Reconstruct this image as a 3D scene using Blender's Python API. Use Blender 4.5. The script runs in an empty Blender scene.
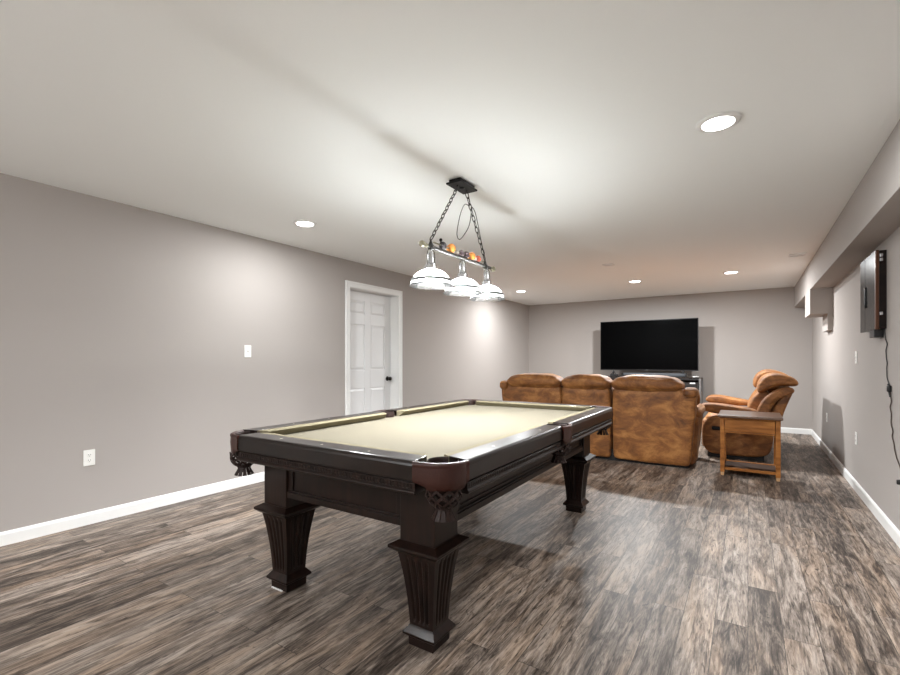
import bpy, bmesh, math, random
from mathutils import Vector, Matrix, noise
random.seed(7)
PI = math.pi
C = bpy.context.scene.collection
R = math.radians

# ------------------------------------------------------------------ materials
def newmat(name):
    m = bpy.data.materials.new(name); m.use_nodes = True
    nt = m.node_tree
    return m, nt, nt.nodes['Principled BSDF']

def plain(name, col, rough=.5, metal=0., coat=0., spec=.5, bump=0., bscale=60., var=0.):
    m, nt, b = newmat(name)
    b.inputs['Base Color'].default_value = (*col, 1)
    b.inputs['Roughness'].default_value = rough
    b.inputs['Metallic'].default_value = metal
    b.inputs['Coat Weight'].default_value = coat
    b.inputs['Coat Roughness'].default_value = .12
    b.inputs['Specular IOR Level'].default_value = spec
    tc = nt.nodes.new('ShaderNodeTexCoord')
    n = nt.nodes.new('ShaderNodeTexNoise'); n.inputs['Scale'].default_value = bscale
    n.inputs['Detail'].default_value = 4
    nt.links.new(tc.outputs['Object'], n.inputs['Vector'])
    if bump:
        bp = nt.nodes.new('ShaderNodeBump'); bp.inputs['Strength'].default_value = bump
        bp.inputs['Distance'].default_value = .004
        nt.links.new(n.outputs['Fac'], bp.inputs['Height'])
        nt.links.new(bp.outputs['Normal'], b.inputs['Normal'])
    if var:
        mx = nt.nodes.new('ShaderNodeMix'); mx.data_type = 'RGBA'
        mx.inputs['A'].default_value = (*[c * (1 - var) for c in col], 1)
        mx.inputs['B'].default_value = (*[min(1, c * (1 + var)) for c in col], 1)
        nt.links.new(n.outputs['Fac'], mx.inputs['Factor'])
        nt.links.new(mx.outputs['Result'], b.inputs['Base Color'])
    return m

def ramp(nt, stops):
    r = nt.nodes.new('ShaderNodeValToRGB')
    e = r.color_ramp.elements
    while len(e) > 1: e.remove(e[0])
    e[0].position = stops[0][0]; e[0].color = (*stops[0][1], 1)
    for p, c in stops[1:]:
        k = e.new(p); k.color = (*c, 1)
    return r

def wood(name, c0, c1, scale=(30, 30, 2.2), rough=.3, coat=.3, axis_bump=.08, ior=.5):
    m, nt, b = newmat(name)
    tc = nt.nodes.new('ShaderNodeTexCoord'); mp = nt.nodes.new('ShaderNodeMapping')
    mp.inputs['Scale'].default_value = scale
    n = nt.nodes.new('ShaderNodeTexNoise'); n.inputs['Scale'].default_value = 1.; n.inputs['Detail'].default_value = 6
    n.inputs['Distortion'].default_value = .6
    nt.links.new(tc.outputs['Object'], mp.inputs['Vector']); nt.links.new(mp.outputs['Vector'], n.inputs['Vector'])
    r = ramp(nt, [(.3, c0), (.7, c1)])
    nt.links.new(n.outputs['Fac'], r.inputs['Fac']); nt.links.new(r.outputs['Color'], b.inputs['Base Color'])
    b.inputs['Roughness'].default_value = rough; b.inputs['Coat Weight'].default_value = coat
    b.inputs['Coat Roughness'].default_value = .15
    b.inputs['Specular IOR Level'].default_value = ior
    bp = nt.nodes.new('ShaderNodeBump'); bp.inputs['Strength'].default_value = axis_bump; bp.inputs['Distance'].default_value = .002
    nt.links.new(n.outputs['Fac'], bp.inputs['Height']); nt.links.new(bp.outputs['Normal'], b.inputs['Normal'])
    return m

def suede(name, dark, mid, light):
    m, nt, b = newmat(name)
    tc = nt.nodes.new('ShaderNodeTexCoord')
    n1 = nt.nodes.new('ShaderNodeTexNoise'); n1.inputs['Scale'].default_value = 5.; n1.inputs['Detail'].default_value = 7; n1.inputs['Roughness'].default_value = .68
    n1.inputs['Distortion'].default_value = .5
    n2 = nt.nodes.new('ShaderNodeTexNoise'); n2.inputs['Scale'].default_value = 90.; n2.inputs['Detail'].default_value = 3
    mp = nt.nodes.new('ShaderNodeMapping'); mp.inputs['Scale'].default_value = (1., 1., 1.7)
    nt.links.new(tc.outputs['Object'], mp.inputs['Vector'])
    nt.links.new(mp.outputs['Vector'], n1.inputs['Vector']); nt.links.new(tc.outputs['Object'], n2.inputs['Vector'])
    r = ramp(nt, [(.34, dark), (.5, mid), (.68, light)])
    nt.links.new(n1.outputs['Fac'], r.inputs['Fac']); nt.links.new(r.outputs['Color'], b.inputs['Base Color'])
    b.inputs['Roughness'].default_value = .62
    b.inputs['Sheen Weight'].default_value = .10; b.inputs['Sheen Roughness'].default_value = .4
    b.inputs['Sheen Tint'].default_value = (1., .75, .5, 1)
    bp = nt.nodes.new('ShaderNodeBump'); bp.inputs['Strength'].default_value = .25; bp.inputs['Distance'].default_value = .004
    ad = nt.nodes.new('ShaderNodeMath'); ad.operation = 'ADD'
    nt.links.new(n1.outputs['Fac'], ad.inputs[0]); nt.links.new(n2.outputs['Fac'], ad.inputs[1])
    nt.links.new(ad.outputs[0], bp.inputs['Height']); nt.links.new(bp.outputs['Normal'], b.inputs['Normal'])
    return m

def floor_mat():
    m, nt, b = newmat('vinyl_plank')
    L = nt.links.new; N = nt.nodes.new
    tc = N('ShaderNodeTexCoord')
    mp = N('ShaderNodeMapping'); mp.inputs['Rotation'].default_value = (0, 0, PI / 2)
    L(tc.outputs['Object'], mp.inputs['Vector'])
    br = N('ShaderNodeTexBrick'); br.offset = .37; br.offset_frequency = 2
    br.inputs['Scale'].default_value = 1.
    br.inputs['Brick Width'].default_value = 1.22; br.inputs['Row Height'].default_value = .128
    br.inputs['Mortar Size'].default_value = .0012; br.inputs['Mortar Smooth'].default_value = .1; br.inputs['Bias'].default_value = 0.
    br.inputs['Color1'].default_value = (0, 0, 0, 1); br.inputs['Color2'].default_value = (1, 1, 1, 1)
    br.inputs['Mortar'].default_value = (.5, .5, .5, 1)
    L(mp.outputs['Vector'], br.inputs['Vector'])
    # grain stretched along the planks, shifted plank by plank
    sep = N('ShaderNodeSeparateColor'); L(br.outputs['Color'], sep.inputs[0])
    off = N('ShaderNodeCombineXYZ')
    mu = N('ShaderNodeMath'); mu.operation = 'MULTIPLY'; mu.inputs[1].default_value = 37.
    L(sep.outputs[0], mu.inputs[0]); L(mu.outputs[0], off.inputs[0]); L(mu.outputs[0], off.inputs[2])
    va = N('ShaderNodeVectorMath'); va.operation = 'ADD'
    L(mp.outputs['Vector'], va.inputs[0]); L(off.outputs[0], va.inputs[1])
    def grain(scale, detail, dist, rough=.62):
        q = N('ShaderNodeMapping'); q.inputs['Scale'].default_value = scale
        L(va.outputs[0], q.inputs['Vector'])
        n = N('ShaderNodeTexNoise'); n.inputs['Scale'].default_value = 1.; n.inputs['Detail'].default_value = detail
        n.inputs['Distortion'].default_value = dist; n.inputs['Roughness'].default_value = rough
        L(q.outputs['Vector'], n.inputs['Vector']); return n
    g1 = grain((3.0, 20, 6), 7, 1.2, .66)
    g2 = grain((9, 120, 20), 5, .5, .75)
    g3 = grain((1.3, 7, 3), 4, .8)
    g4 = grain((6, 52, 9), 4, 1.6, .6)
    g5 = grain((9, 22, 5), 3, 2.2, .55)
    def mad(a, k, bsock=None):
        x = N('ShaderNodeMath'); x.operation = 'MULTIPLY_ADD'
        L(a, x.inputs[0]); x.inputs[1].default_value = k
        if bsock is None: x.inputs[2].default_value = 0.
        else: L(bsock, x.inputs[2])
        return x.outputs[0]
    v = mad(g1.outputs['Fac'], .80)
    v = mad(g2.outputs['Fac'], .55, v)
    v = mad(g3.outputs['Fac'], .42, v)
    v = mad(sep.outputs[0], .11, v)
    sb = N('ShaderNodeMath'); sb.operation = 'SUBTRACT'; L(v, sb.inputs[0]); sb.inputs[1].default_value = .425
    r0 = ramp(nt, FLOOR_STOPS); L(sb.outputs[0], r0.inputs['Fac'])
    # warm brown patches, thin dark cracks and small knots
    hue = N('ShaderNodeMix'); hue.data_type = 'RGBA'; hue.blend_type = 'MULTIPLY'
    hr = N('ShaderNodeMapRange'); L(g3.outputs['Fac'], hr.inputs['Value']); hr.inputs['From Min'].default_value = .45; hr.inputs['From Max'].default_value = .65
    L(hr.outputs[0], hue.inputs['Factor']); L(r0.outputs['Color'], hue.inputs['A']); hue.inputs['B'].default_value = (1., .90, .80, 1)
    def dark(fac, lo, hi, k, src):
        q = N('ShaderNodeMapRange'); L(fac, q.inputs['Value']); q.inputs['From Min'].default_value = lo; q.inputs['From Max'].default_value = hi
        m2 = N('ShaderNodeMix'); m2.data_type = 'RGBA'; m2.blend_type = 'MULTIPLY'
        L(q.outputs[0], m2.inputs['Factor']); L(src, m2.inputs['A']); m2.inputs['B'].default_value = (k, k * .95, k * .9, 1)
        return m2.outputs['Result']
    cur = dark(g4.outputs['Fac'], .56, .68, .30, hue.outputs['Result'])
    cur = dark(g5.outputs['Fac'], .66, .74, .30, cur)
    class _r: pass
    r = _r(); r.outputs = {'Color': cur}
    # seam lines
    mx = N('ShaderNodeMix'); mx.data_type = 'RGBA'; L(br.outputs['Fac'], mx.inputs['Factor'])
    L(r.outputs['Color'], mx.inputs['A']); mx.inputs['B'].default_value = (.035, .03, .026, 1)
    L(mx.outputs['Result'], b.inputs['Base Color'])
    b.inputs['Specular IOR Level'].default_value = .30
    rr = N('ShaderNodeMapRange'); L(g2.outputs['Fac'], rr.inputs['Value'])
    rr.inputs['To Min'].default_value = .36; rr.inputs['To Max'].default_value = .55
    L(rr.outputs[0], b.inputs['Roughness'])
    bp = N('ShaderNodeBump'); bp.inputs['Strength'].default_value = .25; bp.inputs['Distance'].default_value = .002
    L(g1.outputs['Fac'], bp.inputs['Height']); L(bp.outputs['Normal'], b.inputs['Normal'])
    return m

FLOOR_STOPS = [(.30, (.016, .011, .0085)), (.41, (.070, .052, .041)), (.52, (.185, .148, .122)), (.64, (.345, .290, .248)), (.84, (.52, .455, .40))]

def emit(name, col, s):
    m = bpy.data.materials.new(name); m.use_nodes = True; nt = m.node_tree
    nt.nodes.clear()
    e = nt.nodes.new('ShaderNodeEmission'); e.inputs[0].default_value = (*col, 1); e.inputs[1].default_value = s
    o = nt.nodes.new('ShaderNodeOutputMaterial'); nt.links.new(e.outputs[0], o.inputs[0])
    return m

def lampglass(name, trans=.45, tint=(.95, .96, .96)):
    m = bpy.data.materials.new(name); m.use_nodes = True; nt = m.node_tree
    nt.nodes.clear()
    t = nt.nodes.new('ShaderNodeBsdfTransparent'); t.inputs[0].default_value = (*tint, 1)
    d = nt.nodes.new('ShaderNodeBsdfTranslucent'); d.inputs[0].default_value = (.95, .95, .94, 1)
    g = nt.nodes.new('ShaderNodeBsdfGlossy'); g.inputs['Roughness'].default_value = .08
    m1 = nt.nodes.new('ShaderNodeMixShader'); m1.inputs[0].default_value = trans
    nt.links.new(t.outputs[0], m1.inputs[1]); nt.links.new(d.outputs[0], m1.inputs[2])
    fr = nt.nodes.new('ShaderNodeFresnel'); fr.inputs[0].default_value = 1.45
    m2 = nt.nodes.new('ShaderNodeMixShader')
    nt.links.new(fr.outputs[0], m2.inputs[0]); nt.links.new(m1.outputs[0], m2.inputs[1]); nt.links.new(g.outputs[0], m2.inputs[2])
    o = nt.nodes.new('ShaderNodeOutputMaterial'); nt.links.new(m2.outputs[0], o.inputs[0])
    return m

M = {}
M['wall'] = plain('greige_paint', (.392, .360, .338), .85, bump=.06, bscale=220, spec=.2)
M['ceiling'] = plain('ceiling_paint', (.905, .925, .920), .9, bump=.12, bscale=130, spec=.2)
M['white'] = plain('white_trim_paint', (.80, .80, .79), .42, bump=.02)
M['door'] = plain('white_door_paint', (.78, .785, .79), .4, bump=.02)
M['plastic'] = plain('white_plastic', (.82, .81, .78), .35)
M['slot'] = plain('dark_slot', (.03, .03, .03), .6)
M['floor'] = floor_mat()
M['espresso'] = wood('espresso_wood', (.0055, .0030, .0023), (.017, .0075, .0050), (28, 28, 3), .38, .12, ior=.22)
M['espresso_top'] = wood('espresso_rail_top', (.0055, .0034, .0028), (.014, .0075, .0055), (6, 6, 6), .31, .28, ior=.25)
M['felt'] = plain('tan_felt', (.168, .150, .112), .95, bump=.1, bscale=500, spec=.15, var=.04)
M['cushion'] = plain('tan_cushion_cloth', (.190, .165, .108), .95, bump=.1, bscale=500, spec=.15)
M['leather'] = plain('oxblood_leather', (.036, .0100, .0065), .42, spec=.35, coat=.08, bump=.15, bscale=160, var=.35)
M['strap'] = plain('dark_leather_strap', (.020, .009, .007), .55, spec=.3, bump=.1, bscale=200)
M['pearl'] = plain('pearl_inlay', (.62, .58, .46), .3)
M['suede'] = suede('cognac_suede', (.105, .034, .007), (.235, .088, .019), (.44, .195, .055))
M['black'] = plain('black_fabric', (.010, .009, .009), .8)
M['oak'] = wood('honey_oak', (.20, .066, .012), (.42, .165, .038), (5, 26, 26), .5, .0, ior=.25)
M['oak_top'] = wood('dark_oak_top', (.075, .038, .022), (.17, .095, .06), (3, 30, 30), .33, .3)
M['walnut'] = wood('dark_shelf_wood', (.022, .010, .005), (.050, .022, .010), (3, 30, 30), .5, 0., ior=.2)
M['rawwood'] = plain('pale_raw_wood', (.50, .30, .15), .6, var=.1)
M['screen'] = plain('tv_screen', (.0008, .0008, .0009), .22, spec=.025)
M['bezel'] = plain('black_plastic', (.008, .008, .009), .35)
M['iron'] = plain('black_iron', (.006, .006, .006), .45, spec=.2)
M['chain'] = plain('dark_pewter_chain', (.05, .047, .045), .4, metal=.6)
M['pewter'] = plain('pewter_metal', (.09, .088, .082), .5, metal=.4, var=.15)
M['brass'] = plain('antique_brass', (.34, .32, .23), .4, metal=.7, var=.1)
M['chrome'] = plain('brushed_chrome', (.55, .55, .56), .22, metal=1.)
M['greymetal'] = plain('grey_metal', (.23, .235, .24), .35, metal=.7)
M['darkglass'] = plain('smoked_glass', (.012, .014, .015), .06, spec=.5, coat=.5)
M['soundbar'] = plain('grey_speaker_cloth', (.040, .044, .050), .8, bump=.2, bscale=400)
M['gloss'] = plain('glossy_black_panel', (.006, .0045, .004), .24, spec=.12)
M['cabinet'] = wood('black_brown_cabinet', (.006, .004, .0035), (.014, .008, .006), (4, 30, 30), .4, 0., ior=.15)
M['copper'] = plain('copper_brown_edge', (.085, .030, .013), .3, metal=.3)
M['orange'] = plain('orange_ball', (.80, .30, .06), .18, coat=.5)
M['red'] = plain('red_ball', (.45, .09, .05), .18, coat=.5)
M['purple'] = plain('dusky_ball', (.12, .075, .09), .2, coat=.5)
M['charcoal'] = plain('charcoal_ball', (.05, .045, .05), .25, coat=.4)
M['ivory'] = plain('ivory_ball', (.75, .72, .66), .2, coat=.4)
M['cable'] = plain('black_cable', (.012, .011, .010), .5)
M['tan'] = plain('brown_cord', (.05, .03, .02), .6)
M['lens'] = emit('lit_lens', (1, .98, .95), 14)
M['bulb'] = emit('lit_bulb', (.96, .985, 1.), 2100)
M['fill_globe'] = emit('fill_glow', (.96, .985, 1.), 52)  # glow of the added fill lamps behind the viewpoint
M['shade'] = lampglass('frosted_glass', .58)
M['clear'] = lampglass('clear_glass', .24)
M['knob'] = plain('dark_bronze', (.018, .014, .012), .3, metal=.7)
M['tag'] = plain('white_paper_label', (.75, .75, .75), .5)

# ------------------------------------------------------------------ mesh helpers
class MB:
    def __init__(s): s.bm = bmesh.new()
    def box(s, a, b):
        x0, y0, z0 = a; x1, y1, z1 = b
        return s.hexa([(x0, y0, z0), (x1, y0, z0), (x1, y1, z0), (x0, y1, z0)], [(x0, y0, z1), (x1, y0, z1), (x1, y1, z1), (x0, y1, z1)])
    def hexa(s, lo, hi): return s.loft([lo, hi])
    def loft(s, rings, cap=True, closed=True):
        bm = s.bm; V = [[bm.verts.new(p) for p in r] for r in rings]
        n = len(V[0])
        for i in range(len(V) - 1):
            for j in range(n if closed else n - 1):
                k = (j + 1) % n
                bm.faces.new((V[i][j], V[i][k], V[i + 1][k], V[i + 1][j]))
        if cap and closed:
            bm.faces.new(V[0][::-1]); bm.faces.new(V[-1])
        return s
    def lathe(s, prof, seg=32, c=(0, 0, 0), axis='z', cap=True):
        rings = []
        for r, h in prof:
            ring = []
            for i in range(seg):
                a = 2 * PI * i / seg; u, v = r * math.cos(a), r * math.sin(a)
                p = {'z': (u, v, h), 'y': (v, h, u), 'x': (h, u, v)}[axis]
                ring.append((c[0] + p[0], c[1] + p[1], c[2] + p[2]))
            rings.append(ring)
        return s.loft(rings, cap)
    def tube(s, pts, r, seg=8, closed=False, cap=True):
        P = [Vector(p) for p in pts]; n = len(P); rings = []
        up = None
        for i in range(n):
            if closed: t = P[(i + 1) % n] - P[i - 1]
            else: t = P[min(i + 1, n - 1)] - P[max(i - 1, 0)]
            if t.length < 1e-9: t = Vector((0, 0, 1))
            t.normalize()
            if up is None:
                up = Vector((0, 0, 1)) if abs(t.z) < .9 else Vector((1, 0, 0))
            u = t.cross(up)
            if u.length < 1e-6: u = t.cross(Vector((1, 0, 0)))
            u.normalize(); w = u.cross(t).normalized(); up = w
            rr = r[i] if isinstance(r, (list, tuple)) else r
            rings.append([P[i] + u * (rr * math.cos(2 * PI * k / seg)) + w * (rr * math.sin(2 * PI * k / seg)) for k in range(seg)])
        if closed: return s.loft(rings + [rings[0]], False)
        return s.loft(rings, cap)
    def strap(s, pts, w, t, side):
        """flat strap along pts; side = direction of its width at each point"""
        rings = []; n = len(pts); P = [Vector(p) for p in pts]
        for i in range(n):
            d = (P[min(i + 1, n - 1)] - P[max(i - 1, 0)]).normalized()
            sd = Vector(side[i]); sd = (sd - d * sd.dot(d)).normalized(); nn = d.cross(sd)
            ww = w[i] if isinstance(w, (list, tuple)) else w
            rings.append([P[i] + sd * ww / 2 + nn * t / 2, P[i] - sd * ww / 2 + nn * t / 2, P[i] - sd * ww / 2 - nn * t / 2, P[i] + sd * ww / 2 - nn * t / 2])
        return s.loft(rings)
    def prism(s, prof, axis, a, b):
        def P(u, v, h): return {'x': (h, u, v), 'y': (u, h, v), 'z': (u, v, h)}[axis]
        return s.loft([[P(u, v, a) for u, v in prof], [P(u, v, b) for u, v in prof]])
    def sphere(s, c, r, seg=20):
        prof = [(max(1e-4, math.sin(PI * i / 12)), -math.cos(PI * i / 12)) for i in range(13)]
        sc = r if isinstance(r, tuple) else (r, r, r)
        return s.loft([[(c[0] + sc[0] * q * math.cos(2 * PI * k / seg), c[1] + sc[1] * q * math.sin(2 * PI * k / seg), c[2] + sc[2] * h) for k in range(seg)] for q, h in prof])
    def rbox(s, a, b, r, n=10, bulge=0., fn=None, wr=0., ws=9., seed=0.):
        """soft box with rounded edges; bulge swells the faces, wr wrinkles them, fn deforms"""
        bm2 = bmesh.new(); bmesh.ops.create_cube(bm2, size=2.)
        bmesh.ops.subdivide_edges(bm2, edges=bm2.edges[:], cuts=n, use_grid_fill=True)
        ca = Vector(((a[0] + b[0]) / 2, (a[1] + b[1]) / 2, (a[2] + b[2]) / 2))
        h = Vector(((b[0] - a[0]) / 2, (b[1] - a[1]) / 2, (b[2] - a[2]) / 2))
        rr = Vector([min(r, q * .98) for q in h])
        mp = {}
        for v in bm2.verts:
            u = v.co.copy()
            p = Vector([math.copysign(abs(q) ** .8, q) * hh for q, hh in zip(u, h)])
            inner = Vector([max(-(hh - q), min(hh - q, x)) for x, hh, q in zip(p, h, rr)])
            d = Vector([(x - i) / q for x, i, q in zip(p, inner, rr)])
            if d.length > 1e-6: d.normalize()
            q = inner + Vector([x * y for x, y in zip(d, rr)])
            if bulge:
                fx, fy, fz = [1 - abs(x) ** 2 for x in u]
                m = max(abs(x) for x in u)
                amt = bulge * ((1 - u.x ** 2) * (1 - u.y ** 2) + (1 - u.y ** 2) * (1 - u.z ** 2) + (1 - u.x ** 2) * (1 - u.z ** 2))
                q += d * amt
            co = ca + q
            if wr:
                nn = noise.noise(Vector((co.x * ws + seed, co.y * ws, co.z * ws * 1.3)))
                co += (d if d.length else Vector((0, 0, 1))) * nn * wr
            if fn: co = Vector(fn(co))
            mp[v.index] = s.bm.verts.new(co)
        bm2.verts.index_update()
        for f in bm2.faces: s.bm.faces.new([mp[v.index] for v in f.verts])
        bm2.free(); return s
    def build(s, name, mat, parent=None, smooth=False, bevel=0., seg=2, angle=40, loc=None):
        bm = s.bm
        bmesh.ops.recalc_face_normals(bm, faces=bm.faces[:])
        me = bpy.data.meshes.new(name); bm.to_mesh(me); bm.free()
        me.materials.append(M[mat] if isinstance(mat, str) else mat)
        o = bpy.data.objects.new(name, me); C.objects.link(o)
        if parent is not None: o.parent = parent
        if loc is not None: o.location = loc
        if smooth is True:
            for p in me.polygons: p.use_smooth = True
        elif smooth == 'auto':
            for p in me.polygons: p.use_smooth = True
            me.set_sharp_from_angle(angle=R(angle))
        if bevel:
            md = o.modifiers.new('bevel', 'BEVEL'); md.width = bevel; md.segments = seg; md.limit_method = 'ANGLE'; md.angle_limit = R(30)
        return o

def tag(o, label, cat, group=None, kind=None):
    o['label'] = label; o['category'] = cat
    if group: o['group'] = group
    if kind: o['kind'] = kind
    return o
def thing(name, label, cat, loc=(0, 0, 0), rz=0., group=None, kind=None):
    o = bpy.data.objects.new(name, None); C.objects.link(o); o.location = loc; o.rotation_euler = (0, 0, rz)
    o.empty_display_size = .1
    return tag(o, label, cat, group, kind)
def box(name, a, b, mat, parent=None, bevel=0.): return MB().box(a, b).build(name, mat, parent, bevel=bevel)
def arc(cx, cy, r, a0, a1, n): return [(cx + r * math.cos(R(a0 + (a1 - a0) * i / n)), cy + r * math.sin(R(a0 + (a1 - a0) * i / n))) for i in range(n + 1)]

# ------------------------------------------------------------------ room
LX, RX, BY, FY, H = -4.03, .835, 9.36, -3.2, 2.4
def st(o, label, cat): return tag(o, label, cat, kind='structure')
st(box('floor', (LX - .3, FY - .2, -.1), (RX + .3, BY + .2, 0), 'floor'), 'weathered grey brown wood plank floor of the room', 'floor')
st(box('ceiling', (LX - .3, FY - .2, H), (RX + .3, BY + .2, H + .1), 'ceiling'), 'white flat painted ceiling of the room', 'ceiling')
# left wall with the door opening cut out
D0, D1, DH, DD = 3.957, 4.890, 2.088, .13
mb = MB(); mb.box((LX - .28, FY - .2, 0), (LX, D0, H)); mb.box((LX - .28, D1, 0), (LX, BY + .2, H)); mb.box((LX - .28, D0, DH), (LX, D1, H))
mb.box((LX - .28, D0, 0), (LX - .22, D1, DH))
st(mb.build('wall_left', 'wall'), 'greige painted left wall with the white door', 'wall')
st(box('wall_back', (LX, BY, 0), (1.15, BY + .2, H), 'wall'), 'greige far wall behind the television', 'wall')
st(box('wall_front', (LX, FY - .2, 0), (RX, FY, H), 'wall'), 'greige wall behind the viewpoint', 'wall')
def rx(y): return .830 + .008 * (y - 4.9)
wr0 = [(rx(FY - .2), FY - .2), (1.15, FY - .2), (1.15, BY + .2), (rx(BY + .2), BY + .2)]
st(MB().loft([[(a, b, 0) for a, b in wr0], [(a, b, H) for a, b in wr0]]).build('wall_right', 'wall'), 'greige right wall below the soffit', 'wall')
# soffit along the right wall, with the lowered boxes at its far end
mb = MB(); mb.box((.636, FY, 2.06), (RX + .06, BY, H)); mb.box((.630, 7.03, 1.755), (RX + .06, 7.60, 2.0601))
st(mb.build('trim_1', 'wall'), 'greige boxed soffit running along the top of the right wall', 'soffit')
st(box('trim_2', (.797, 7.04, 1.555), (RX + .06, 7.50, 1.76), 'wall'), 'small greige boxed chase under the drop of the soffit', 'soffit')

def baseboard(name, prof_pts, label):
    """prof_pts: list of (start, end, inward normal)"""
    mb = MB()
    for (x0, y0), (x1, y1), (nx, ny) in prof_pts:
        prof = [(0, 0), (.015, 0), (.015, .070), (.012, .078), (.007, .084), (0, .088)]
        mb.loft([[(x0 + nx * d, y0 + ny * d, z) for d, z in prof], [(x1 + nx * d, y1 + ny * d, z) for d, z in prof]])
    return st(mb.build(name, 'white'), label, 'baseboard')
baseboard('baseboard_left', [((LX, FY), (LX, D0 - .064), (1, 0)), ((LX, D1 + .064), (LX, BY), (1, 0))], 'white baseboard along the left wall')
baseboard('baseboard_back', [((LX, BY), (rx(BY), BY), (0, -1))], 'white baseboard along the far wall')
baseboard('baseboard_right', [((rx(FY), FY), (rx(BY), BY), (-1, 0))], 'white baseboard along the right wall')
baseboard('baseboard_front', [((LX, FY), (RX, FY), (0, 1))], 'white baseboard along the wall behind the viewpoint')

# door in the left wall
dr = thing('door_1', 'white six panel door with dark knob in the left wall', 'door', (LX, (D0 + D1) / 2, 0), kind='structure')
W2 = (D1 - D0) / 2
mb = MB()
cw = .062
mb.box((0, -W2 - cw, 0), (.018, -W2 + .008, DH + cw)); mb.box((0, W2 - .008, 0), (.018, W2 + cw, DH + cw)); mb.box((0, -W2 + .008, DH - .008), (.018, W2 - .008, DH + cw))
mb.box((.018, -W2 - cw, 0), (.026, -W2 - cw + .022, DH + cw)); mb.box((.018, W2 + cw - .022, 0), (.026, W2 + cw, DH + cw)); mb.box((.018, -W2 - cw + .022, DH + cw - .022), (.026, W2 + cw - .022, DH + cw))
mb.build('casing', 'white', dr, bevel=.003)
mb = MB(); mb.box((-.22, -W2, 0), (0, -W2 + .012, DH)); mb.box((-.22, W2 - .012, 0), (0, W2, DH)); mb.box((-.22, -W2 + .012, DH - .012), (0, W2 - .012, DH))
mb.build('jamb', 'white', dr)
sx = -DD; w = W2 - .015; hh = DH - .016
mb = MB(); mb.box((sx - .035, -w, .008), (sx - .012, w, hh))
zs = [(.24, .836), (1.07, 1.655), (1.79, 1.955)]
ys = [(-w + .115, -.055), (.055, w - .115)]
def rail(y0, y1, z0, z1): mb.box((sx - .0125, y0, z0), (sx, y1, z1))
rail(-w, ys[0][0], .008, hh); rail(ys[1][1], w, .008, hh); rail(ys[0][1], ys[1][0], .008, hh)
for a, b in ys:
    edges = [.008] + [q for z in zs for q in z] + [hh]
    for i in range(0, len(edges), 2): rail(a, b, edges[i], edges[i + 1])
slab = mb.build('door_slab', 'door', dr, bevel=.003)
for a, b in ys:
    for z0, z1 in zs:
        g = .022
        MB().hexa([(sx - .0125, a + .006, z0 + .006), (sx - .0125, b - .006, z0 + .006), (sx - .0125, b - .006, z1 - .006), (sx - .0125, a + .006, z1 - .006)],
                  [(sx - .002, a + g + .012, z0 + g + .012), (sx - .002, b - g - .012, z0 + g + .012), (sx - .002, b - g - .012, z1 - g - .012), (sx - .002, a + g + .012, z1 - g - .012)]).build('raised_panel', 'door', slab)
ky = w - .065
k = MB().lathe([(.001, .001), (.032, .001), (.032, .006), (.012, .012), (.011, .030), (.022, .038), (.028, .052), (.024, .064), (.010, .070), (.001, .071)], 24, (sx, ky, .945), 'x').build('door_knob', 'knob', slab, smooth='auto')
k['label'] = 'dark bronze round door knob'

# ------------------------------------------------------------------ wall plates
def plate(kind, loc, nx, label, cat):
    s = 1 if nx > 0 else -1
    o = thing('light_switch' if kind == 's' else 'power_outlet', label, cat, loc)
    MB().box((0, -.036, -.058), (s * .006, .036, .058)).build('cover_plate', 'plastic', o, bevel=.003)
    if kind == 's':
        MB().hexa([(s * .006, -.005, -.012), (s * .006, .005, -.012), (s * .006, .005, .012), (s * .006, -.005, .012)],
                  [(s * .016, -.0035, .000), (s * .016, .0035, .000), (s * .016, .0035, .009), (s * .016, -.0035, .009)]).build('toggle', 'plastic', o)
        for z in (-.03, .03): MB().lathe([(.0001, 0), (.003, 0), (.003, s * .001), (.0001, s * .0012)], 10, (s * .006, 0, z), 'x').build('screw', 'greymetal', o)
    else:
        for z in (-.02, .02):
            f = MB().rbox((s * .006 - .002, -.0165, z - .014), (s * .006 + .002, .0165, z + .014), .012, 4).build('receptacle', 'plastic', o, smooth=True)
            g = MB()
            for y in (-.0063, .0063): g.box((s * .0079, y - .0012, z - .001), (s * .0086, y + .0012, z + .008))
            g.lathe([(.0001, 0), (.0025, 0), (.0025, s * .0006), (.0001, s * .0006)], 8, (s * .008, 0, z - .0075), 'x')
            g.build('slots', 'slot', f)
    return o
plate('s', (LX, 2.628, 1.281), 1, 'white light switch on the left wall beside the door', 'light switch')
plate('o', (LX, 1.365, .484), 1, 'white duplex outlet low on the left wall near the corner of the pool table', 'outlet')
plate('s', (rx(5.56), 5.56, 1.222), -1, 'white light switch on the right wall beyond the black wall cabinet', 'light switch')
plate('o', (rx(5.56), 5.56, .478), -1, 'white outlet on the right wall directly below the light switch', 'outlet')
plate('o', (rx(7.56), 7.56, .462), -1, 'white outlet on the right wall in the shadow beside the loveseat, farthest from the camera', 'outlet')

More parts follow.
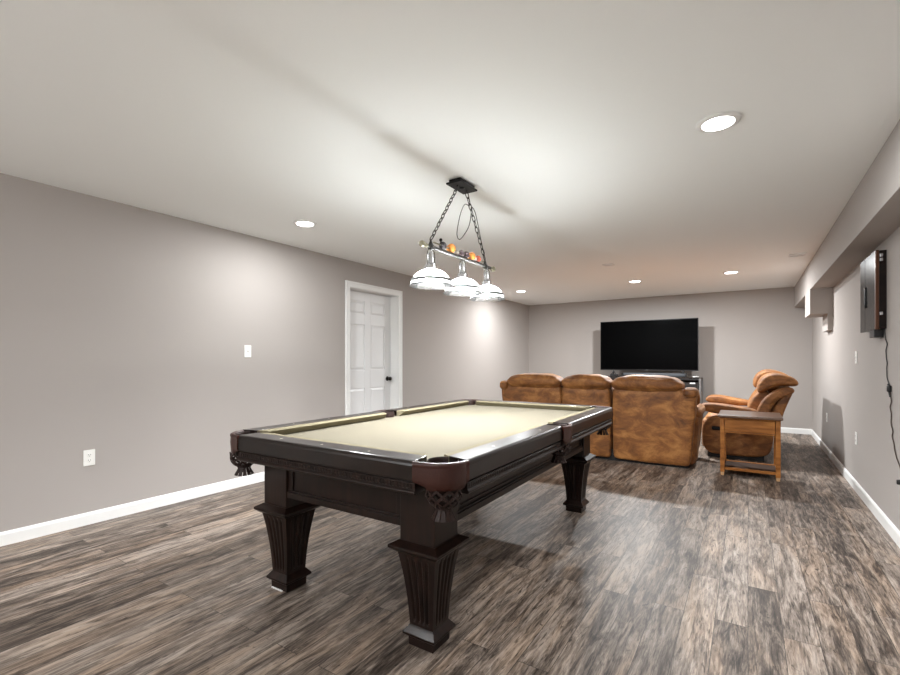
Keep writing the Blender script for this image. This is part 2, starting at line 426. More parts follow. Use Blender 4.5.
# ------------------------------------------------------------------ ceiling fixtures
def lamp(name, kind, loc, energy, size=.1, col=(.955, .985, 1.), parent=None, rot=(0, 0, 0), spread=None):
    l = bpy.data.lights.new(name, kind); l.energy = energy; l.color = col
    if kind == 'AREA':
        l.shape = 'DISK'; l.size = size
        if spread: l.spread = spread
    elif kind in ('POINT', 'SPOT'): l.shadow_soft_size = size
    o = bpy.data.objects.new(name, l); C.objects.link(o); o.location = loc; o.rotation_euler = rot
    if parent: o.parent = parent
    return o
P_REC, P_FAR = 22, 76
def recessed(x, y, label, energy=P_REC):
    o = thing('recessed_light', label, 'ceiling light', (x, y, H), group='recessed ceiling lights')
    MB().lathe([(.086, 0), (.100, 0), (.100, -.003), (.094, -.009), (.086, -.010)], 48).build('trim_ring', 'white', o, smooth='auto')
    MB().lathe([(.0005, -.004), (.086, -.004), (.086, -.0085), (.06, -.0115), (.0005, -.0125)], 48).build('lens', 'lens', o, smooth='auto')
    lamp('recessed_lamp', 'AREA', (0, 0, -.016), energy, .15, parent=o, spread=R(180))
    return o
recessed(-.127, 2.682, 'round recessed ceiling light nearest the camera, right of the pendant')
recessed(-3.26, 2.676, 'round recessed ceiling light left of the pendant, above the door side')
recessed(-3.304, 7.339, 'round recessed ceiling light close to the far left corner, beside the pendant shades', 30)
recessed(-1.438, 7.36, 'round recessed ceiling light above the left part of the television', 100)
recessed(-.194, 7.326, 'round recessed ceiling light near the soffit, above the loveseat', 38)
recessed(-3.26, -1.6, 'added unseen recessed fill light behind the viewpoint, left side')  # this unseen row is added to brighten the ceiling and near walls
recessed(-1.65, -1.6, 'added unseen recessed fill light behind the viewpoint, middle')
recessed(-.127, -1.6, 'added unseen recessed fill light behind the viewpoint, right side')

def fill_globe(x, y, label):  # invented hanging lamp, out of view, added as fill for ceiling and walls
    o = thing('fill_pendant', label, 'pendant light', (x, y, H), group='added fill lights behind the viewpoint')
    MB().lathe([(.001, 0), (.06, 0), (.06, -.012), (.02, -.025), (.001, -.025)], 24).build('canopy', 'white', o, smooth='auto')
    MB().tube([(0, 0, -.02), (0, 0, -.42)], .006, 8).build('stem', 'white', o, smooth=True)
    MB().sphere((0, 0, -.52), .13, 28).build('fill_globe', 'fill_globe', o, smooth=True)
for gx in (-3.1, -1.5, .0): fill_globe(gx, -1.9, 'added opal fill light hanging unseen behind the viewpoint')
def vent(x, y, w, d, label, group=None):
    o = thing('ceiling_vent', label, 'vent', (x, y, H))
    mb = MB(); t = .016; 
    mb.box((-w / 2, -d / 2, -.012), (w / 2, -d / 2 + t, 0)); mb.box((-w / 2, d / 2 - t, -.012), (w / 2, d / 2, 0))
    mb.box((-w / 2, -d / 2 + t, -.012), (-w / 2 + t, d / 2 - t, 0)); mb.box((w / 2 - t, -d / 2 + t, -.012), (w / 2, d / 2 - t, 0))
    mb.build('frame', 'white', o, bevel=.002)
    mb = MB(); n = 5
    for i in range(n):
        y0 = -d / 2 + t + (d - 2 * t) * (i + .1) / n; y1 = y0 + (d - 2 * t) / n * .4
        mb.hexa([(-w / 2 + t, y0, -.002), (w / 2 - t, y0, -.002), (w / 2 - t, y1, -.006), (-w / 2 + t, y1, -.006)],
                [(-w / 2 + t, y0, -.001), (w / 2 - t, y0, -.001), (w / 2 - t, y1, -.005), (-w / 2 + t, y1, -.005)])
    mb.build('louvers', 'white', o)
    box('throat', (-w / 2 + t, -d / 2 + t, -.0009), (w / 2 - t, d / 2 - t, -.0001), 'slot', o)
vent(.47, 6.52, .155, .155, 'small white ceiling vent beside the soffit')
vent(-1.47, 5.90, .13, .10, 'tiny white ceiling vent between the pendant and the television')

# ------------------------------------------------------------------ billiard pendant light
PX, PY = -1.63, 2.655
pl = thing('billiard_pendant_light', 'hanging billiard light with three glass dome shades on a pewter bar', 'pendant light', (PX, PY, H))
def rel(z): return z - H
mb = MB(); mb.hexa([(-.045, -.095, 0), (.045, -.095, 0), (.045, .095, 0), (-.045, .095, 0)], [(-.045, -.095, -.022), (.045, -.095, -.022), (.045, .095, -.022), (-.045, .095, -.022)]); mb.box((-.058, -.112, -.034), (.058, .112, -.022))
cn = mb.build('canopy', 'iron', pl, bevel=.003)
for y in (-.06, .06): MB().lathe([(.006, -.033), (.006, -.042), (.003, -.044)], 10, (0, y, 0)).build('chain_loop', 'iron', cn, smooth='auto')
mb = MB()
mb.lathe([(.018, -.033), (.016, -.040), (.006, -.044), (.001, -.044)], 16)
mb.build('canopy_boss', 'iron', cn, smooth='auto')
BZ = rel(1.890)
CORD = [(0.012, 0.058, -0.05), (0.01, 0.09, -0.129), (0.01, 0.023, -0.14), (0.01, -0.029, -0.207), (0.01, -0.067, -0.304), (0.01, -0.08, -0.373), (0.01, -0.049, -0.396), (0.01, 0.009, -0.353), (0.01, 0.076, -0.275), (0.01, 0.103, -0.192), (0.01, 0.11, -0.134), (0.01, 0.159, -0.156), (0.01, 0.202, -0.237), (0.01, 0.246, -0.335), (0.004, 0.322, -0.47)]
def spline(w, sub):
    P = [Vector(p) for p in w]; out = []
    for i in range(len(P) - 1):
        p0, p1, p2, p3 = P[max(i - 1, 0)], P[i], P[i + 1], P[min(i + 2, len(P) - 1)]
        for k in range(sub):
            t = k / sub
            out.append(.5 * ((2 * p1) + (p2 - p0) * t + (2 * p0 - 5 * p1 + 4 * p2 - p3) * t * t + (3 * p1 - p0 - 3 * p2 + p3) * t ** 3))
    return out + [P[-1]]
def chain(p0, p1):
    p0, p1 = Vector(p0), Vector(p1); d = (p1 - p0); L = d.length; d.normalize()
    n = int(L / .040); a = d.cross(Vector((1, 0, 0))).normalized(); b = d.cross(a).normalized(); mb = MB()
    for i in range(n):
        c = p0 + d * L * (i + .5) / n; u = a if i % 2 else b
        pts = []
        for k in range(14):
            t = 2 * PI * k / 14
            pts.append(c + d * (.0265 * math.cos(t)) + u * (.0105 * math.sin(t)))
        mb.tube(pts, .0031, 6, closed=True)
    return mb.build('chain', 'chain', pl, smooth=True)
B0, B1 = -.455, .455            # bar ends along Y
C0, C1 = -.365, .325
chain((0, -.055, -.044), (0, C0, BZ + .045)); chain((0, .055, -.044), (0, C1, BZ + .045))
pts = spline(CORD, 6)
MB().tube(pts, .0028, 6).build('cord', 'cable', pl, smooth=True)
MB().tube([(0, B0 + .03, BZ), (0, B1 - .03, BZ)], .0115, 14).build('bar', 'pewter', pl, smooth='auto')
for y, s in ((B0, 1), (B1, -1)):
    MB().lathe([(.001, -.020 * s), (.014, -.016 * s), (.021, 0), (.019, .010 * s), (.011, .016 * s), (.014, .030 * s), (.012, .045 * s), (.0115, .05 * s)], 18, (0, y, BZ), 'y').build('finial', 'brass', pl, smooth=True)
for y in (C0, C1):
    mb = MB(); mb.lathe([(.016, -.014), (.019, -.008), (.019, .008), (.016, .014)], 16, (0, y, BZ), 'y')
    mb.lathe([(.014, .010), (.011, .022), (.007, .035), (.004, .046)], 12, (0, y, BZ))
    mb.build('hanger_bracket', 'chain', pl, smooth='auto')
# ornaments along the bar: balls and a short cue
MB().tube([(.0, -.335, BZ + .034), (.0, .300, BZ + .030)], .0045, 8).build('cue_rod', 'brass', pl, smooth=True)
for y, r, m, lab in ((-.235, .026, 'charcoal', 'charcoal ornamental ball'), (-.135, .031, 'orange', 'orange ornamental ball nearest the door side'), (-.01, .022, 'purple', 'dusky ornamental ball'), (.055, .024, 'purple', None), (.130, .029, 'orange', 'orange ornamental ball'), (.215, .025, 'red', 'red ornamental ball'), (-.065, .014, 'ivory', None), (.175, .014, 'ivory', None)):
    b = MB().sphere((0, y, BZ + .0115 + r * .86), r).build('ornament_ball', m, pl, smooth=True)
    if lab: b['label'] = lab
MB().tube([(0, -.255, BZ + .04), (0, -.257, BZ + .058)], .005, 8).sphere((0, -.257, BZ + .066), .0105).build('ornament_knob', 'iron', pl, smooth=True)
for y in (-.363, .010, .355):
    fx = MB().lathe([(.0065, BZ - .008), (.0065, BZ - .034), (.016, BZ - .038), (.020, BZ - .046), (.020, BZ - .100), (.034, BZ - .110), (.036, BZ - .136), (.024, BZ - .142), (.001, BZ - .142)], 20, (0, y, 0)).build('socket', 'chrome', pl, smooth='auto')
    mb = MB()
    for s in (-1, 1):
        mb.tube([(0, y, BZ - .012), (0, y + s * .018, BZ - .016), (0, y + s * .034, BZ - .028), (0, y + s * .040, BZ - .058), (0, y + s * .039, BZ - .095), (0, y + s * .033, BZ - .114)], .0032, 8)
    mb.build('yoke', 'pewter', fx, smooth=True)
    zt, zb = rel(1.752), rel(1.648)
    prof = [(.030, zt), (.042, zt - .002), (.066, zt - .010), (.088, zt - .024), (.106, zt - .043), (.117, zt - .062), (.120, zt - .076)]
    rimp = [(.120, zt - .076), (.125, zt - .087), (.132, zt - .098), (.135, zb)]
    rimp = rimp + [(r - .0025, z - .0005) for r, z in rimp[::-1]] + [rimp[0]]
    inner = [(r - .0025, z - .0005) for r, z in prof[::-1]]
    sh = MB().lathe(prof + inner + [prof[0]], 48, (0, y, 0), cap=False).build('lamp_shade', 'shade', pl, smooth=True)
    MB().lathe([(.119, zt - .060), (.1215, zt - .0605), (.1255, zt - .078), (.122, zt - .0785), (.119, zt - .060)], 48, (0, y, 0), cap=False).build('shade_band', 'pewter', sh, smooth='auto')
    MB().lathe(rimp, 48, (0, y, 0), cap=False).build('shade_rim', 'clear', sh, smooth=True)['label'] = 'clear glass rim'
    bl = MB().sphere((0, y, zt - .045), (.026, .026, .034), 20).build('bulb', 'bulb', pl, smooth=True)
    bl['label'] = 'lit bulb'
# ------------------------------------------------------------------ pool table
HX, HY2 = .713, 1.252
pt = thing('pool_table', 'dark espresso pool table with tan felt, leather pockets and fluted square legs', 'pool table', (-1.598, 2.595, 0), R(.5))
ZT, ZB = .820, .776          # rail top, cloth level
RW, CWD = .105, .048         # wooden rail width, cushion depth
IX, IY = HX - RW - CWD, HY2 - RW - CWD

# bed: outline with six pocket notches
def bed_outline():
    x, y = HX - .06, HY2 - .06; out = []
    pr = .060
    cx, cy = HX - .098, HY2 - .098
    def corner(sx, sy, order):
        pts = []
        # a diagonal notch with a round bottom
        q = []
        for a in range(0, 181, 20):
            th = R(225 + 90 - a) if True else 0
            q.append((cx + pr * math.cos(R(135 - 180 - a + 180)), cy + pr * math.sin(R(135 - 180 - a + 180))))
        return q
    # walk counter clockwise in the first quadrant and mirror
    quad = [(x, 0)]
    q1 = []
    q1 += [(x, pr), (x, cy - pr * 1.1)]
    for a in range(-45, -226, -20): q1.append((cx + pr * math.cos(R(a)), cy + pr * math.sin(R(a))))
    q1 += [(cx - pr * 1.1, y)]
    # q1 runs from right side up to the top edge, going around the pocket on its inner side
    def mir(p, sx, sy): return [(sx * a, sy * b) for a, b in p]
    sd = [(x, -pr)] + [(HX - .045 + pr * math.cos(R(a)), pr * math.sin(R(a))) for a in range(250, 109, -20)] + [(x, pr)]
    tot = []
    tot += sd[1:-1]
    tot += q1[1:]
    tot += mir(q1, -1, 1)[::-1][:-1]
    tot += mir(sd, -1, 1)[::-1][1:-1]
    tot += mir(q1, -1, -1)[1:]
    tot += mir(q1, 1, -1)[::-1][:-1]
    return tot
ol = bed_outline()
MB().loft([[(a, b, ZB - .03) for a, b in ol], [(a, b, ZB) for a, b in ol]]).build('playing_surface', 'felt', pt)

# rail sections: profile (inset d from the outer face, z), ends slanted towards the pocket
RAILPROF = [(.004, .742), (.000, .746), (.000, .800), (.003, .808), (.003, .812), (.008, .818), (.014, .820), (RW, .820), (RW, .744), (.004, .742)][:-1]
SKIRT = [(.014, .742), (.014, .737), (.008, .735), (.008, .709), (.003, .706), (.000, .702), (.000, .697), (.005, .692), (.030, .690), (RW - .01, .690), (RW - .01, .742)]
def section(side, a0, a1, s0, s1):
    """rail on one side. a0..a1 along the outer face, slanted by s0/s1 per metre inward"""
    def P(along, d, z):
        if side == 'F': return (along, -HY2 + d, z)
        if side == 'B': return (along, HY2 - d, z)
        if side == 'L': return (-HX + d, along, z)
        return (HX - d, along, z)
    def ext(mb, prof, e0=0., e1=0.):
        mb.loft([[P(a0 + e0 + s0 * d, d, z) for d, z in prof], [P(a1 - e1 + s1 * d, d, z) for d, z in prof]])
        return mb
    rl = ext(MB(), RAILPROF).build('rail', 'espresso_top', pt, bevel=.0015)
    sk = ext(MB(), SKIRT).build('rail_skirt', 'espresso', rl, bevel=.001)
    mb = MB(); L = a1 - a0; n = int(L / .017)
    for i in range(n):
        c = a0 + .012 + (L - .024) * (i + .5) / n; hw = .0058
        lo = [P(c - hw, .0085, .712), P(c + hw, .0085, .712), P(c + hw, .0085, .732), P(c - hw, .0085, .732)]
        hi = [P(c - hw * .45, .0045, .716), P(c + hw * .45, .0045, .716), P(c + hw * .45, .0045, .728), P(c - hw * .45, .0045, .728)]
        mb.loft([lo, hi])
    mb.build('carved_trim', 'espresso', rl)
    # cloth covered cushion
    k0 = .75 if s0 > 0 else (-.75 if s0 < 0 else 0); k1 = .75 if s1 > 0 else (-.75 if s1 < 0 else 0)
    b0, b1 = a0 + s0 * RW, a1 + s1 * RW
    D = RW; E = RW + CWD
    secs = [(D, ZT - .001), (E - .008, ZT - .003), (E, ZT - .008), (E - .005, ZT - .015), (E - .034, ZB + .001), (D, ZB + .001)]
    MB().loft([[P(b0 + k0 * (d - D), d, z) for d, z in secs], [P(b1 + k1 * (d - D), d, z) for d, z in secs]]).build('cushion', 'cushion', rl, bevel=.002)
    # pearl sights
    sp = IX / 2 if side in 'FB' else IY / 4
    cs = [-sp, 0, sp] if side in 'FB' else ([sp, 2 * sp, 3 * sp] if a1 > 0 else [-sp, -2 * sp, -3 * sp])
    for c in cs:
        f = MB()
        dw, dl = .0048, .0085
        ring = [P(c - dw, RW * .5, ZT), P(c, RW * .5 - dl, ZT), P(c + dw, RW * .5, ZT), P(c, RW * .5 + dl, ZT)]
        f.loft([[(p[0], p[1], ZT - .001) for p in ring], [(p[0], p[1], ZT + .0006) for p in ring]])
        f.build('rail_sight', 'pearl', rl)
ce, cl = .163, .125       # how far the corner cut reaches on the ends and on the sides
section('F', -HX + ce, HX - ce, .15, -.15); section('B', -HX + ce, HX - ce, .15, -.15)
for sd in 'LR':
    section(sd, -HY2 + cl, -.062, .25, -.05); section(sd, .062, HY2 - cl, .05, -.25)

def pocket(cx, cy, pts, name='pocket'):
    """leather shield along plan points pts (outer line), net below, cup and rim around the hole at cx, cy"""
    n = len(pts)
    # outward normals
    P = [Vector((a, b, 0)) for a, b in pts]
    ctr = Vector((cx, cy, 0)); N = []
    for i in range(n):
        t = P[min(i + 1, n - 1)] - P[max(i - 1, 0)]; q = Vector((t.y, -t.x, 0)).normalized()
        if q.dot(P[i] - ctr) < 0: q = -q
        N.append(q)
    rings = []
    for i in range(n):
        u = i / (n - 1); e = abs(2 * u - 1)
        zb = .727 - .010 * (1 - e ** 4) + (.018 * max(0, (e - .82) / .18))
        prof = [(-.012, .806), (-.008, .816), (.002, .819), (.010, .815), (.012, .807), (.009, .800), (.009, .798), (.011, .775), (.009, .75), (.006, zb), (.002, zb - .003), (-.001, zb), (.004, .74), (.002, .80)]
        rings.append([P[i] + N[i] * d + Vector((0, 0, z)) for d, z in prof])
    pk = MB().loft(rings).build(name, 'leather', pt, smooth='auto', angle=50)
    # cup lining behind the hole
    MB().lathe([(.060, .815), (.064, .80), (.062, .74), (.056, .70), (.054, .70), (.060, .74), (.0585, .80), (.057, .812), (.060, .815)], 28, (cx, cy, 0), cap=False).build('cup_liner', 'strap', pk, smooth=True)
    # net of leather straps below
    ox = cx + (.011 if cx > 0 else -.011); oy = cy + (0 if abs(cy) < .01 else .011 if cy > 0 else -.011)
    cx, cy = ox, oy
    mb = MB(); k = 9
    out = ctr.copy()
    for fam in (1, -1):
        for i in range(k):
            pts2, sdv = [], []
            for j in range(9):
                t = j / 8; a = 2 * PI * i / k + fam * t * 1.25
                r = .066 * (1 - .02 * t - .50 * t ** 4) + (.002 if fam > 0 else 0); z = .716 - .074 * t
                pts2.append((cx + r * math.cos(a), cy + r * math.sin(a), z)); sdv.append((-math.sin(a), math.cos(a), 0))
            mb.strap(pts2, .0095, .0034, sdv)
    for i in range(k):
        for rr, zz in ((.066, .688),):
            a = 2 * PI * (i + .5) / k; mb.sphere((cx + rr * math.cos(a), cy + rr * math.sin(a), zz), .0065, 8)
    mb.lathe([(.028, .650), (.034, .646), (.034, .637), (.026, .633)], 18, (cx, cy, 0))
    mb.build('pocket_net', 'strap', pk, smooth='auto')
    mb = MB()
    for i in range(12):
        a = 2 * PI * i / 12; ca, sa = math.cos(a), math.sin(a)
        mb.strap([(cx + .027 * ca, cy + .027 * sa, .638), (cx + .034 * ca, cy + .034 * sa, .620), (cx + .046 * ca, cy + .046 * sa, .598)], [.010, .014, .020], .0025, [(-sa, ca, 0)] * 3)
    mb.build('fringe', 'strap', pk)
def corner_pts(sx, sy):
    pts = [(HX - ce - .006, HY2 - .004)]
    r = .118
    pts += arc(HX - r - .014, HY2 - r - .014, r, 86, 4, 16)
    pts += [(HX - .004, HY2 - cl - .008)]
    return [(sx * a, sy * b) for a, b in pts]
for sx in (-1, 1):
    for sy in (-1, 1):
        pocket(sx * (HX - .098), sy * (HY2 - .098), corner_pts(sx, sy), 'corner_pocket')
for sx in (-1, 1):
    pts = [(sx * (HX + .001), -.072), (sx * (HX + .006), -.055), (sx * (HX + .014), -.03), (sx * (HX + .017), 0), (sx * (HX + .014), .03), (sx * (HX + .006), .055), (sx * (HX + .001), .072)]
    pocket(sx * (HX - .058), 0, pts, 'side_pocket')

# aprons
LXc, LYc = .455, 1.017
PW = .088                     # half width of the leg posts
def apron(side):
    long = side in 'LR'
    L = (LYc if long else LXc) - PW + .002
    off = (LXc if long else LYc) + PW - .022
    s = 1 if side in 'RB' else -1
    def bx(mb, a0, a1, d0, d1, z0, z1):
        if long: mb.box((min(s * d0, s * d1), a0, z0), (max(s * d0, s * d1), a1, z1))
        else: mb.box((a0, min(s * d0, s * d1), z0), (a1, max(s * d0, s * d1), z1))
    mb = MB(); bx(mb, -L, L, off - .03, off, .500, .692)
    ap = mb.build('apron', 'espresso', pt, bevel=.0015)
    mb = MB()
    bx(mb, -L, L, off, off + .016, .498, .528); bx(mb, -L, L, off, off + .010, .528, .538)
    bx(mb, -L, L, off, off + .014, .672, .692)
    for a in (-L, L - .035): bx(mb, a, a + .035, off, off + .008, .538, .672)
    if long:
        for a0, a1 in ((-L + .06, L - .06),):
            bx(mb, a0, a1, off, off + .006, .552, .558); bx(mb, a0, a1, off, off + .006, .652, .658)
    mb.build('moulding', 'espresso', ap, bevel=.002)
for s in 'FBLR': apron(s)
# slate bed frame under the rails
box('bed_frame', (-HX + .10, -HY2 + .10, .692), (HX - .10, HY2 - .10, ZB - .031), 'espresso', pt)

# legs with concave fluted shafts
def leg(sx, sy):
    cx, cy = sx * LXc, sy * LYc
    N = 40
    def ring(hw, z, depth):
        pts = []
        for k in range(4):
            for i in range(N):
                u = -1 + 2 * i / N
                d = 0.
                if abs(u) < .74:
                    ph = (u + .74) / 1.48 * 4
                    fr = ph - math.floor(ph)
                    if .24 < fr < .76: d = depth * math.sin(PI * (fr - .24) / .52) ** .6
                a, b = u * hw, hw - d
                p = [(a, -b), (b, a), (-a, b), (-b, -a)][k]
                pts.append((cx + p[0], cy + p[1], z))
        return pts
    rings = []
    for i in range(25):
        t = i / 24; z = .086 + (.405 - .086) * t
        hw = .0585 + (.097 - .0585) * (.42 * t + .58 * t ** 2.2)
        dep = .0075 * min(1, max(0, (t - .055) / .03)) * min(1, max(0, (.93 - t) / .03))
        rings.append(ring(hw, z, dep))
    lg = MB().loft(rings).build('leg', 'espresso', pt)
    box('leg_post', (cx - PW, cy - PW, .440), (cx + PW, cy + PW, .7425), 'espresso', lg, bevel=.003)
    def sq(mb, lst): mb.loft([[(cx - h, cy - h, z), (cx + h, cy - h, z), (cx + h, cy + h, z), (cx - h, cy + h, z)] for h, z in lst])
    mb = MB(); sq(mb, [(.100, .398), (.108, .402), (.122, .414), (.125, .418), (.125, .428), (.120, .431), (.100, .441), (.092, .446)])
    mb.build('leg_capital', 'espresso', lg, bevel=.001)
    mb = MB(); sq(mb, [(.060, .0), (.062, .004), (.063, .040), (.076, .046), (.081, .052), (.081, .060), (.064, .082), (.059, .088)])
    mb.build('leg_foot', 'espresso', lg, bevel=.001)
for sx in (-1, 1):
    for sy in (-1, 1): leg(sx, sy)
sm = box('shim', (-LXc - .055, -LYc - .069, 0), (-LXc + .030, -LYc - .0635, .006), 'white', pt); sm['label'] = 'small white shim by the front left foot'

# ------------------------------------------------------------------ reclining sofa (back towards the camera)
sf = thing('reclining_sofa', 'brown suede three seat reclining sofa seen from behind, facing the television', 'sofa', (-1.62, 5.55, 0))
X0, XA, XB, X1 = -1.185, -.345, .262, 1.163      # module borders relative to the sofa
def crease(seed): return dict(wr=.007, ws=8., seed=seed)
def back_fn(top_shift):
    def f(c):
        t = max(0, min(1, (c.z - .1) / .8))
        return (c.x, c.y + .045 * (1 - t) * (1 if c.y < .2 else .4), c.z)
    return f
for i, (a, b) in enumerate(((X0 + .005, XA - .006), (XA + .007, XB - .018), (XB + .020, X1 - .005))):
    ro = i
    def shp(c, i=ro):
        t = max(0, min(1, (c.z - .1) / .8)); x = c.x
        if i == 2 and x > X1 - .3: x -= .07 * (1 - t) * (x - (X1 - .3)) / .3
        if i == 0 and x < X0 + .3: x += .05 * (1 - t) * (X0 + .3 - x) / .3
        return (x, c.y + .05 * (1 - t) * (1 - min(1, c.y / .3)), c.z)
    MB().rbox((a, .0, .036), (b, .22, .865), .035, 16, .012, shp, **crease(3. * i)).build('back_panel', 'suede', sf, smooth=True)
for i, (a, b) in enumerate(((X0 + .10, XA - .004), (XA + .004, XB - .004), (XB + .004, X1 - .145))):
    m, h = (a + b) / 2, (b - a) / 2
    def hd(c, m=m, h=h):
        u = (c.x - m) / h; z = c.z
        if z > .90: z = .90 + (z - .90) * (1 - .42 * abs(u) ** 3.2)
        return (c.x, c.y, z)
    MB().rbox((a, -.045, .845), (b, .27, 1.014), .082, 18, .012, hd, wr=.009, ws=14., seed=11. + i * 5).build('headrest', 'suede', sf, smooth=True)
for s, a, b in ((-1, X0 - .005, X0 + .115), (1, X1 - .138, X1 + .006)):
    def wg(c, s=s): return (c.x, c.y, c.z - max(0, (c.y - .12)) * .55)
    MB().rbox((a, -.03, .792 if s > 0 else .805), (b, .34, .893 if s > 0 else .918), .042, 10, .006, wg, wr=.004, ws=12., seed=s).build('wing', 'suede', sf, smooth=True)
for s in (-1, 1):
    a, b = (X0, X0 + .19) if s < 0 else (X1 - .19, X1)
    def am(c, s=s, a=a, b=b):
        t = max(0, min(1, (c.z - .08) / .5)); k = (1 - t) * .05
        return (c.x - s * k * (1 if c.y > .4 else .6), c.y, c.z)
    arm = MB().rbox((a, .13, .036), (b, .88, .58), .05, 12, .012, am, wr=.008, ws=7., seed=20 + s).build('arm', 'suede', sf, smooth=True)
    MB().rbox((a - .02, .20, .55), (b + .02, .86, .665), .055, 12, .01, None, wr=.007, ws=9., seed=30 + s).build('arm_pad', 'suede', arm, smooth=True)
for i, (a, b) in enumerate(((X0 + .20, XA - .003), (XA + .003, XB - .003), (XB + .003, X1 - .20))):
    MB().rbox((a, .20, .30), (b, .86, .50), .07, 10, .02, None, wr=.006, seed=40 + i).build('seat_cushion', 'suede', sf, smooth=True)
    MB().rbox((a, .20, .48), (b, .36, .88), .07, 10, .02, lambda c: (c.x, c.y - (c.z - .48) * .12, c.z), wr=.006, seed=50 + i).build('back_cushion', 'suede', sf, smooth=True)
    MB().rbox((a, .83, .10), (b, .90, .42), .03, 10, .006, None, wr=.004, seed=60 + i).build('footrest', 'suede', sf, smooth=True)
box('base', (X0 + .09, .11, .0), (X1 - .10, .80, .13), 'black', sf)

# ------------------------------------------------------------------ reclining loveseat (side view, back towards the right wall)
lv = thing('reclining_loveseat', 'brown suede reclining loveseat seen from the side between sofa and right wall', 'loveseat', (0, 6.47, 0))
LW = 1.50
def side_prof(pts, y0, y1, name, parent, rnd=.03, wr=.004, seed=0., mat='suede'):
    """soft slab: outline pts in XZ, extruded along Y, subdivided smooth"""
    mb = MB(); n = len(pts); cx = sum(p[0] for p in pts) / n; cz = sum(p[1] for p in pts) / n
    def ringat(y, inset):
        q = []
        for i in range(n):
            a, b, c = Vector(pts[i - 1]), Vector(pts[i]), Vector(pts[(i + 1) % n])
            t = ((c - b).normalized() + (b - a).normalized()); nn = Vector((t.y, -t.x)).normalized()
            area = sum(pts[k][0] * pts[(k + 1) % n][1] - pts[(k + 1) % n][0] * pts[k][1] for k in range(n))
            if area < 0: nn = -nn
            p = b - nn * inset
            q.append((p.x, y, p.y))
        return q
    ys = [(y0, rnd), (y0 + rnd * .3, rnd * .3), (y0 + rnd, 0)] + [(y0 + rnd + (y1 - y0 - 2 * rnd) * k / 4, 0) for k in range(1, 4)] + [(y1 - rnd, 0), (y1 - rnd * .3, rnd * .3), (y1, rnd)]
    mb.loft([ringat(y, i) for y, i in ys])
    if wr:
        for v in mb.bm.verts:
            k = noise.noise_vector(Vector((v.co.x * 9 + seed, v.co.y * 7, v.co.z * 9)))
            v.co += k * wr
    o = mb.build(name, mat, parent, smooth=True)
    md = o.modifiers.new('sub', 'SUBSURF'); md.levels = 2; md.render_levels = 2
    return o
for k, y0 in enumerate((0., LW - .20)):
    y1 = y0 + .20
    arm = side_prof([(-.475, .045), (-.490, .30), (-.470, .50), (-.20, .53), (.08, .53), (.20, .46), (.26, .34), (.235, .16), (.20, .062), (0, .040), (-.25, .040)], y0 + .015, y1 - .015, 'arm', lv, .03, .004, 3. * k)
    side_prof([(-.505 - .03 * k, .585), (-.50 - .03 * k, .640), (-.46 - .02 * k, .665 + .02 * k), (-.33, .668 + .02 * k), (-.16, .648), (.02, .625), (.10, .60), (.10, .55), (-.05, .545), (-.25, .535), (-.40, .545)], y0 - .01, y1 + .01, 'arm_pad', arm, .035, .006, 5. * k)
    if k == 0:
        sl = MB().rbox((-.375, y0 + .002, .342), (-.280, y0 + .022, .388), .017, 6).build('recline_handle', 'black', arm, smooth=True)
        sl['label'] = 'black oval recline handle recess'
box('base', (-.42, .06, 0), (.16, LW - .06, .10), 'black', lv)
for k in range(2):
    y0 = .20 + k * .55; y1 = y0 + .55
    MB().rbox((-.44, y0, .30), (.10, y1, .53), .08, 10, .02, None, wr=.006, seed=70 + k).build('seat_cushion', 'suede', lv, smooth=True)
    MB().rbox((-.495, y0 + .01, .09), (-.43, y1 - .01, .44), .027, 8, .005, None, wr=.004, seed=73 + k).build('footrest', 'suede', lv, smooth=True)
    # front channels of the back rest
    side_prof([(.00, .52), (-.015, .60), (.035, .72), (.105, .83), (.19, .86), (.24, .76), (.20, .60), (.14, .50)], y0 + .005, y1 - .005, 'back_cushion', lv, .04, .007, 7. + k)
    hd = side_prof([(x - .035 * k, z + .03 * k) for x, z in [(.100, .80), (.085, .86), (.110, .955), (.180, 1.030), (.285, 1.048), (.395, 1.02), (.478, .975), (.500, .925), (.475, .885), (.38, .89), (.28, .88), (.20, .84), (.14, .80)]], y0 - .10 if k == 0 else y0 + .005, y1 - .005 if k == 0 else y1 + .10, 'headrest', lv, .05, .009, 9. + k)
# back shell with its wings
side_prof([(.20, .42), (.235, .62), (.33, .80), (.42, .87), (.450, .86), (.44, .82), (.40, .72), (.345, .56), (.33, .46), (.27, .40)], .10, LW - .10, 'back_panel', lv, .03, .003, 2.)
for k, y0 in enumerate((.06, LW - .17)):
    side_prof([(.075, .54), (.10, .66), (.175, .78), (.28, .865), (.38, .89), (.44, .875), (.452, .84), (.43, .805), (.34, .775), (.26, .70), (.22, .60), (.20, .52), (.13, .50)], y0 - .02 * (1 - k), y0 + .11 + .02 * k, 'wing', lv, .035, .004, 4. + k)

